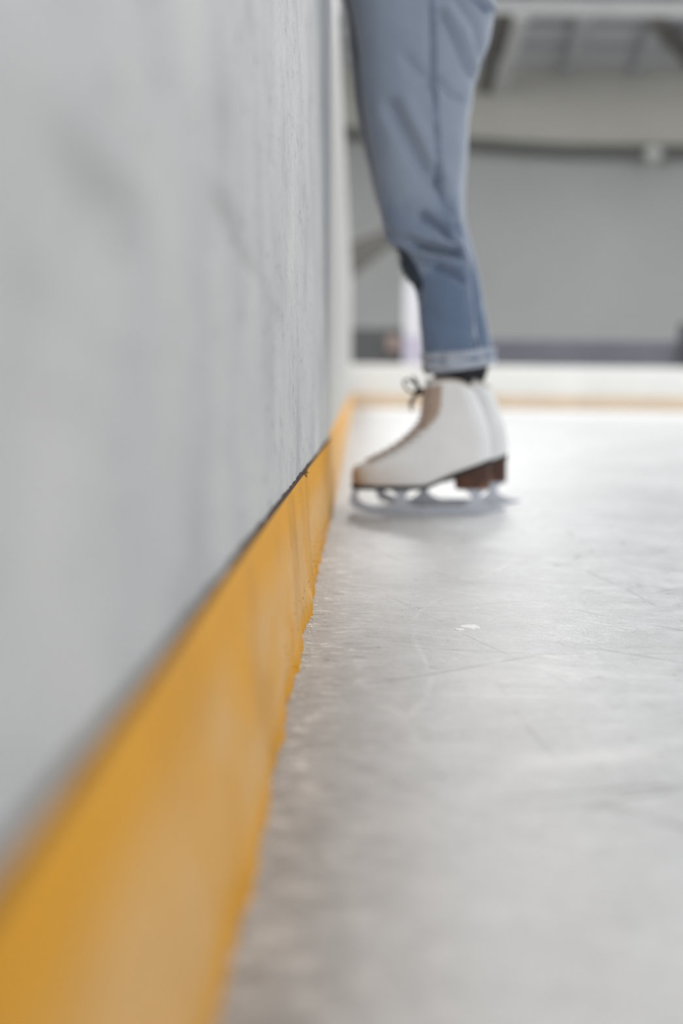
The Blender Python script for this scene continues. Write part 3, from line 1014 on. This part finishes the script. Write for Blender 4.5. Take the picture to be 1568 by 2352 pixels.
def boot_w(x, zk):
    w = smooth_interp(PLAN, x, 15)
    shaft = interp([(0, 0.0385), (80, 0.037), (140, 0.036), (180, 0.037), (246, 0.043)], zk)
    k = min(1.0, max(0.0, (zk - 60) / 80.0))
    w = w * (1 - k) + shaft * k
    if zk < 16:
        w *= 0.90 + 0.10 * math.sin(zk / 16 * math.pi / 2)
    return w


def round_end(d, r):
    if d >= r: return 1.0
    q = 1 - d / r
    return math.sqrt(max(0.0, 1 - q * q))


def boot_pt(x, zk, side, out=0.0):
    xf = smooth_interp(FRONT, zk, 3); xb = smooth_interp(BACK, zk, 6)
    x = max(xf, min(xb, x))
    w = boot_w(x, zk)
    y = w * round_end(x - xf, 46 if zk < 60 else 52) * round_end(xb - x, 42)
    zb_ = smooth_interp(ZB, x, 8); zt_ = smooth_interp(ZT, x, 8)
    h = zb_ + zk / ZK * (zt_ - zb_)
    X, Z = PX(x, 1118 - h)
    p = Vector((X, SK_Y + side * (y + out), Z))
    if out:
        q = 1 - min(1.0, (x - xf) / 52.0)
        p = Vector((X - out * q * 1.3, SK_Y + side * (y + out * (1 - 0.6 * q)), Z + out * q * 0.6))
    return p


def boot_ring(zk, n=44):
    xf = smooth_interp(FRONT, zk, 3); xb = smooth_interp(BACK, zk, 6)
    xs = [xf + (xb - xf) * (1 - math.cos(math.pi * k / n)) / 2 for k in range(n + 1)]
    return [boot_pt(x, zk, -1) for x in xs] + [boot_pt(x, zk, 1) for x in xs[-2:0:-1]]


bg_ = MB()
zks = list(np.arange(0, 48, 3.0)) + list(np.arange(48, 62, 1.0)) + list(np.arange(62, 246.1, 4.0))
rings = [boot_ring(z) for z in zks]
rings = [boot_ring(0)] + rings[1:]
bg_.loft(rings, True, True, True)
skate = bg_.build('ice_skate', 'boot', person)
skate['label'] = 'scuffed white figure skate on the nearer foot'

# collar edge
cr = MB().tube(boot_ring(245) + boot_ring(245)[:1], 0.0028, 8, False)
cr.build('collar', 'lining', skate)

# sole
sg = MB(); n = 44
def sole_ring(dz, out, xmax=1128):
    xf, xb = 808, xmax
    xs = [xf + (xb - xf) * (1 - math.cos(math.pi * k / n)) / 2 for k in range(n + 1)]
    def P(x, s):
        y = (smooth_interp(PLAN, x, 15) * 0.97 + out) * round_end(x - xf + 1, 46) * round_end(xb - x, 42)
        X, Z = PX(x, 1118 - smooth_interp(ZB, x, 8) + dz)
        return Vector((X - (out if x < 850 else 0), SK_Y + s * y, Z))
    return [P(x, -1) for x in xs] + [P(x, 1) for x in xs[-2:0:-1]]
sg.loft([sole_ring(-6, -0.002), sole_ring(-5, 0.0018), sole_ring(3.5, 0.002), sole_ring(4.5, -0.001)])
sg.build('sole', 'sole', skate)

# heel block
hg = MB(); hr = []
for v, ins in ((0, 0), (0.5, 2.5), (1, 4)):
    r = []
    xf, xb = 1043 + ins * 0.8, 1126 - ins * 0.4
    xs = [xf + (xb - xf) * (1 - math.cos(math.pi * k / 20)) / 2 for k in range(21)]
    def HP(x, s):
        y = (0.0325 - 0.0004 * ins) * round_end(x - xf + 16, 24) * round_end(xb - x, 38)
        top = 1118 - smooth_interp(ZB, x, 8) + 3
        X, Z = PX(x, top * (1 - v) + 1121.5 * v)
        return Vector((X, SK_Y + s * y, Z))
    hr.append([HP(x, -1) for x in xs] + [HP(x, 1) for x in xs[-2::-1]])
hg.loft(hr)
hg.build('heel', 'heel', skate)

# blade
Z_ICE = -0.0015
def poly(pts):
    return [(x, max(Z_ICE, z)) for x, z in (PX(a, b) for a, b in pts)]
bl = MB()
runner = [(803, 1148), (804, 1156), (808, 1163), (818, 1170), (845, 1176), (900, 1180), (960, 1182), (1040, 1182.5), (1090, 1181.5), (1130, 1178), (1156, 1172), (1160, 1167),
          (1120, 1163.5), (1060, 1164), (980, 1164), (900, 1164.5), (860, 1162), (838, 1156), (826, 1148), (820, 1138), (822, 1130), (836, 1122), (812, 1121), (807, 1130)]
bl.prism(poly(runner), SK_Y - 0.0024, SK_Y + 0.0024)
def stanchion(xa, xb, n0, n1, ba, bb):
    mid_y = 1143; top = 1122; bot = 1165.5; L, Rr = [], []
    for k in range(9):
        v = k / 8; y = top + (bot - top) * v
        q = abs(v - 0.5) * 2; q = q ** 1.9
        l = n0 + ((xa if v < 0.5 else ba) - n0) * q; r = n1 + ((xb if v < 0.5 else bb) - n1) * q
        L.append((l, y)); Rr.append((r, y))
    return L + Rr[::-1]
bl.prism(poly(stanchion(894, 948, 911, 931, 884, 962)), SK_Y - 0.0035, SK_Y + 0.0035)
bl.prism(poly(stanchion(1060, 1118, 1082, 1101, 1052, 1136)), SK_Y - 0.0035, SK_Y + 0.0035)
# mounting plates and toe pick teeth
for (xa, xb, y0, y1, w) in ((812, 955, 1119.5, 1123, 0.020), (1052, 1122, 1120.5, 1124, 0.020)):
    (ax, az), (bx3, bz) = PX(xa, y1), PX(xb, y0)
    bl.box((ax, SK_Y - w, PX(xa, y1)[1]), (bx3, SK_Y + w, PX(xa, y0)[1]))
for k, (tx, ty) in enumerate(((804, 1143), (802.5, 1149), (804, 1155), (808, 1161))):
    bl.prism(poly([(tx + 6, ty - 3), (tx - 2.5, ty + 1), (tx + 6, ty + 3)]), SK_Y - 0.003, SK_Y + 0.003)
bl.build('blade', 'steel', skate, False)


# laces
def lace_path(zk0, zk1, d0, s):
    pts = []
    for k in range(15):
        u = k / 14
        zk = zk0 + (zk1 - zk0) * u
        xf = smooth_interp(FRONT, zk, 3)
        q = abs(u - 0.5) * 2
        side = s if u < 0.5 else -s
        x = xf + d0 * q ** 1.6
        pts.append(boot_pt(x, zk, side, 0.0022))
    return pts


lg = MB()
eyes = [(60, 20), (68, 21), (77, 22), (87, 23), (98, 24), (110, 26), (123, 28), (136, 31), (148, 35), (159, 37), (169, 38), (179, 38), (189, 38), (199, 38), (209, 38), (219, 37), (229, 35)]
for i in range(len(eyes) - 1):
    (za, d), (zb2, d2) = eyes[i], eyes[i + 1]
    r = 0.0015 if i < 5 else 0.0019 if i < 8 else 0.0027
    lg.tube(lace_path(za, zb2, d, -1), r, 7)
    lg.tube(lace_path(za, zb2, d, 1), r, 7)
    if i >= 7:
        lg.tube(lace_path(za + 5, za + 5, d, -1), 0.0024, 7)
laces = lg.build('laces', 'lace', skate)
# bow
bw = MB()
def fr_pts(L, y):
    return [Vector((PX(a, b)[0], SK_Y + yy, PX(a, b)[1])) for (a, b), yy in zip(L, y)]
def smooth_path(P, n=8):
    out = []
    for i in range(len(P) - 1):
        p0 = P[max(0, i - 1)]; p1 = P[i]; p2 = P[i + 1]; p3 = P[min(len(P) - 1, i + 2)]
        for k in range(n):
            t = k / n
            out.append(0.5 * ((2 * p1) + (p2 - p0) * t + (2 * p0 - 5 * p1 + 4 * p2 - p3) * t * t + (3 * p1 - p0 - 3 * p2 + p3) * t ** 3))
    return out + [P[-1]]
bw.tube(smooth_path(fr_pts([(966, 896), (950, 880), (932, 872), (926, 882), (936, 896), (955, 902), (966, 900)], [0, -0.01, -0.02, -0.022, -0.018, -0.01, 0])), 0.0024, 7)
bw.tube(smooth_path(fr_pts([(966, 896), (956, 876), (948, 866), (956, 880), (962, 892), (966, 900)], [0, 0.008, 0.016, 0.018, 0.008, 0])), 0.0024, 7)
bw.tube(smooth_path(fr_pts([(966, 898), (956, 908), (948, 922), (943, 936), (946, 945)], [0, -0.008, -0.014, -0.016, -0.016])), 0.0024, 7)
bw.tube(smooth_path(fr_pts([(968, 897), (958, 902), (948, 914), (940, 932)], [0, 0.01, 0.016, 0.018])), 0.0022, 7)
kc = fr_pts([(962, 900)], [0])[0]
bw.loft([[kc + Vector((0.010 * math.sin(a), 0.009 * math.cos(a) * math.cos(b), 0.010 * math.cos(a) * math.sin(b))) for b in [2 * math.pi * k / 10 for k in range(10)]] for a in (-1.5, -0.8, 0, 0.8, 1.5)])
bow = bw.build('lace_bow', 'lace_dark', skate)

# the further skate
near_ref = at(920, 1145, SK_Y); far_ref = at(972, 1128, 3.125)
D = Vector((far_ref.x - near_ref.x, 3.125 - SK_Y, 0.0))
skate2 = skate.copy(); LINK(skate2); skate2.parent = person; skate2.location = skate.location + D
skate2['w0'] = tuple(Vector(skate['w0']) + D)
skate2['label'] = 'white figure skate on the further foot, half hidden'
for ch in list(skate.children):
    c = ch.copy(); LINK(c); c.parent = skate2; c.location = ch.location

# ------------------------------------------------------------------ small stuff on the ice and the kick board
def bit(g, c, r, flat=0.5):
    vs = []
    for d in ((1, 0, 0), (0, 1, 0), (-1, 0, 0), (0, -1, 0), (0, 0, 1), (0, 0, -1)):
        s = r * random.uniform(0.6, 1.3)
        vs.append(Vector(c) + Vector((d[0] * s, d[1] * s, d[2] * s * flat)))
    g.add(vs, [(0, 1, 4), (1, 2, 4), (2, 3, 4), (3, 0, 4), (1, 0, 5), (2, 1, 5), (3, 2, 5), (0, 3, 5)])


sn = MB()
for k in range(2600):
    y = random.uniform(0.45, 2.6)
    x = -0.053 + abs(random.gauss(0, 0.020)) + 0.004 * mnoise.noise(Vector((y * 12, 0, 0)))
    x -= 0.006 + 0.004 * (y - 0.5) / 2
    r = random.uniform(0.0003, 0.0011) * (1.3 if x < -0.05 else 0.7)
    bit(sn, (x, y, r * 0.3), r)
for k in range(700):
    y = random.uniform(0.9, 2.6); x = random.uniform(-0.04, 0.55)
    bit(sn, (x, y, 0.0003), random.uniform(0.0004, 0.0011), 0.5)
tag(sn.build('snow', 'snow', None, False), 'white ice crumbs scattered along the foot of the yellow kick board', 'ice crumbs', None, 'stuff')
ch_ = MB()
for k in range(150):
    y = random.uniform(1.1, 2.3); z = abs(random.gauss(0, 0.03))
    t = max(0, 1 - z / KH)
    x = interp(KTOP, y) * (1 - t) + interp(KBOT, y) * t
    bit(ch_, (x + 0.0004, y, z), random.uniform(0.0003, 0.0010), 1.6)
tag(ch_.build('paint_flakes', 'chip', None, False), 'loose yellow paint flakes on the lower edge of the kick board', 'paint flakes', None, 'stuff')
# two bigger scraps
for (px, py, w, lab) in ((1078, 1440, 0.011, 'largest white ice flake lying on the ice right of the kick board'), (1055, 1447, 0.005, 'smaller white ice flake next to the largest flake')):
    d = RGT * ((px - W / 2) / FPX) + UPV * ((H / 2 - py) / FPX) + FWD
    p = CAM + d * (-CAM.z / d.z)
    g = MB(); rr = []
    for h, s in ((0, 1), (0.0008, 0.9), (0.0013, 0.55)):
        rr.append([p + Vector((math.cos(a) * w * s * (1 + 0.4 * mnoise.noise(Vector((math.cos(a) * 3, math.sin(a) * 3, px)))), math.sin(a) * w * 1.2 * s * (1 + 0.4 * mnoise.noise(Vector((math.cos(a) * 3 + 5, math.sin(a) * 3, px)))), h)) for a in [2 * math.pi * k / 28 for k in range(28)]])
    g.loft(rr)
    tag(g.build('ice_flake', 'snow', None, False), lab, 'ice flake', 'ice flakes')
# wisp of fibres in the seam
fb = MB()
for k in range(14):
    p = Vector((-0.0738, 1.70 + random.gauss(0, 0.02), KH + 0.003))
    pts = [p]
    for q in range(4):
        pts.append(pts[-1] + Vector((random.uniform(0, 0.002), random.gauss(0, 0.003), random.gauss(0, 0.002))))
    fb.tube(smooth_path(pts, 3), 0.00035, 4)
tag(fb.build('fibre_wisp', 'lint', None, False), 'wisp of brown fibres caught in the dark gap above the kick board', 'lint')

for o in C.objects:
    if 'w0' in o:
        del o['w0']
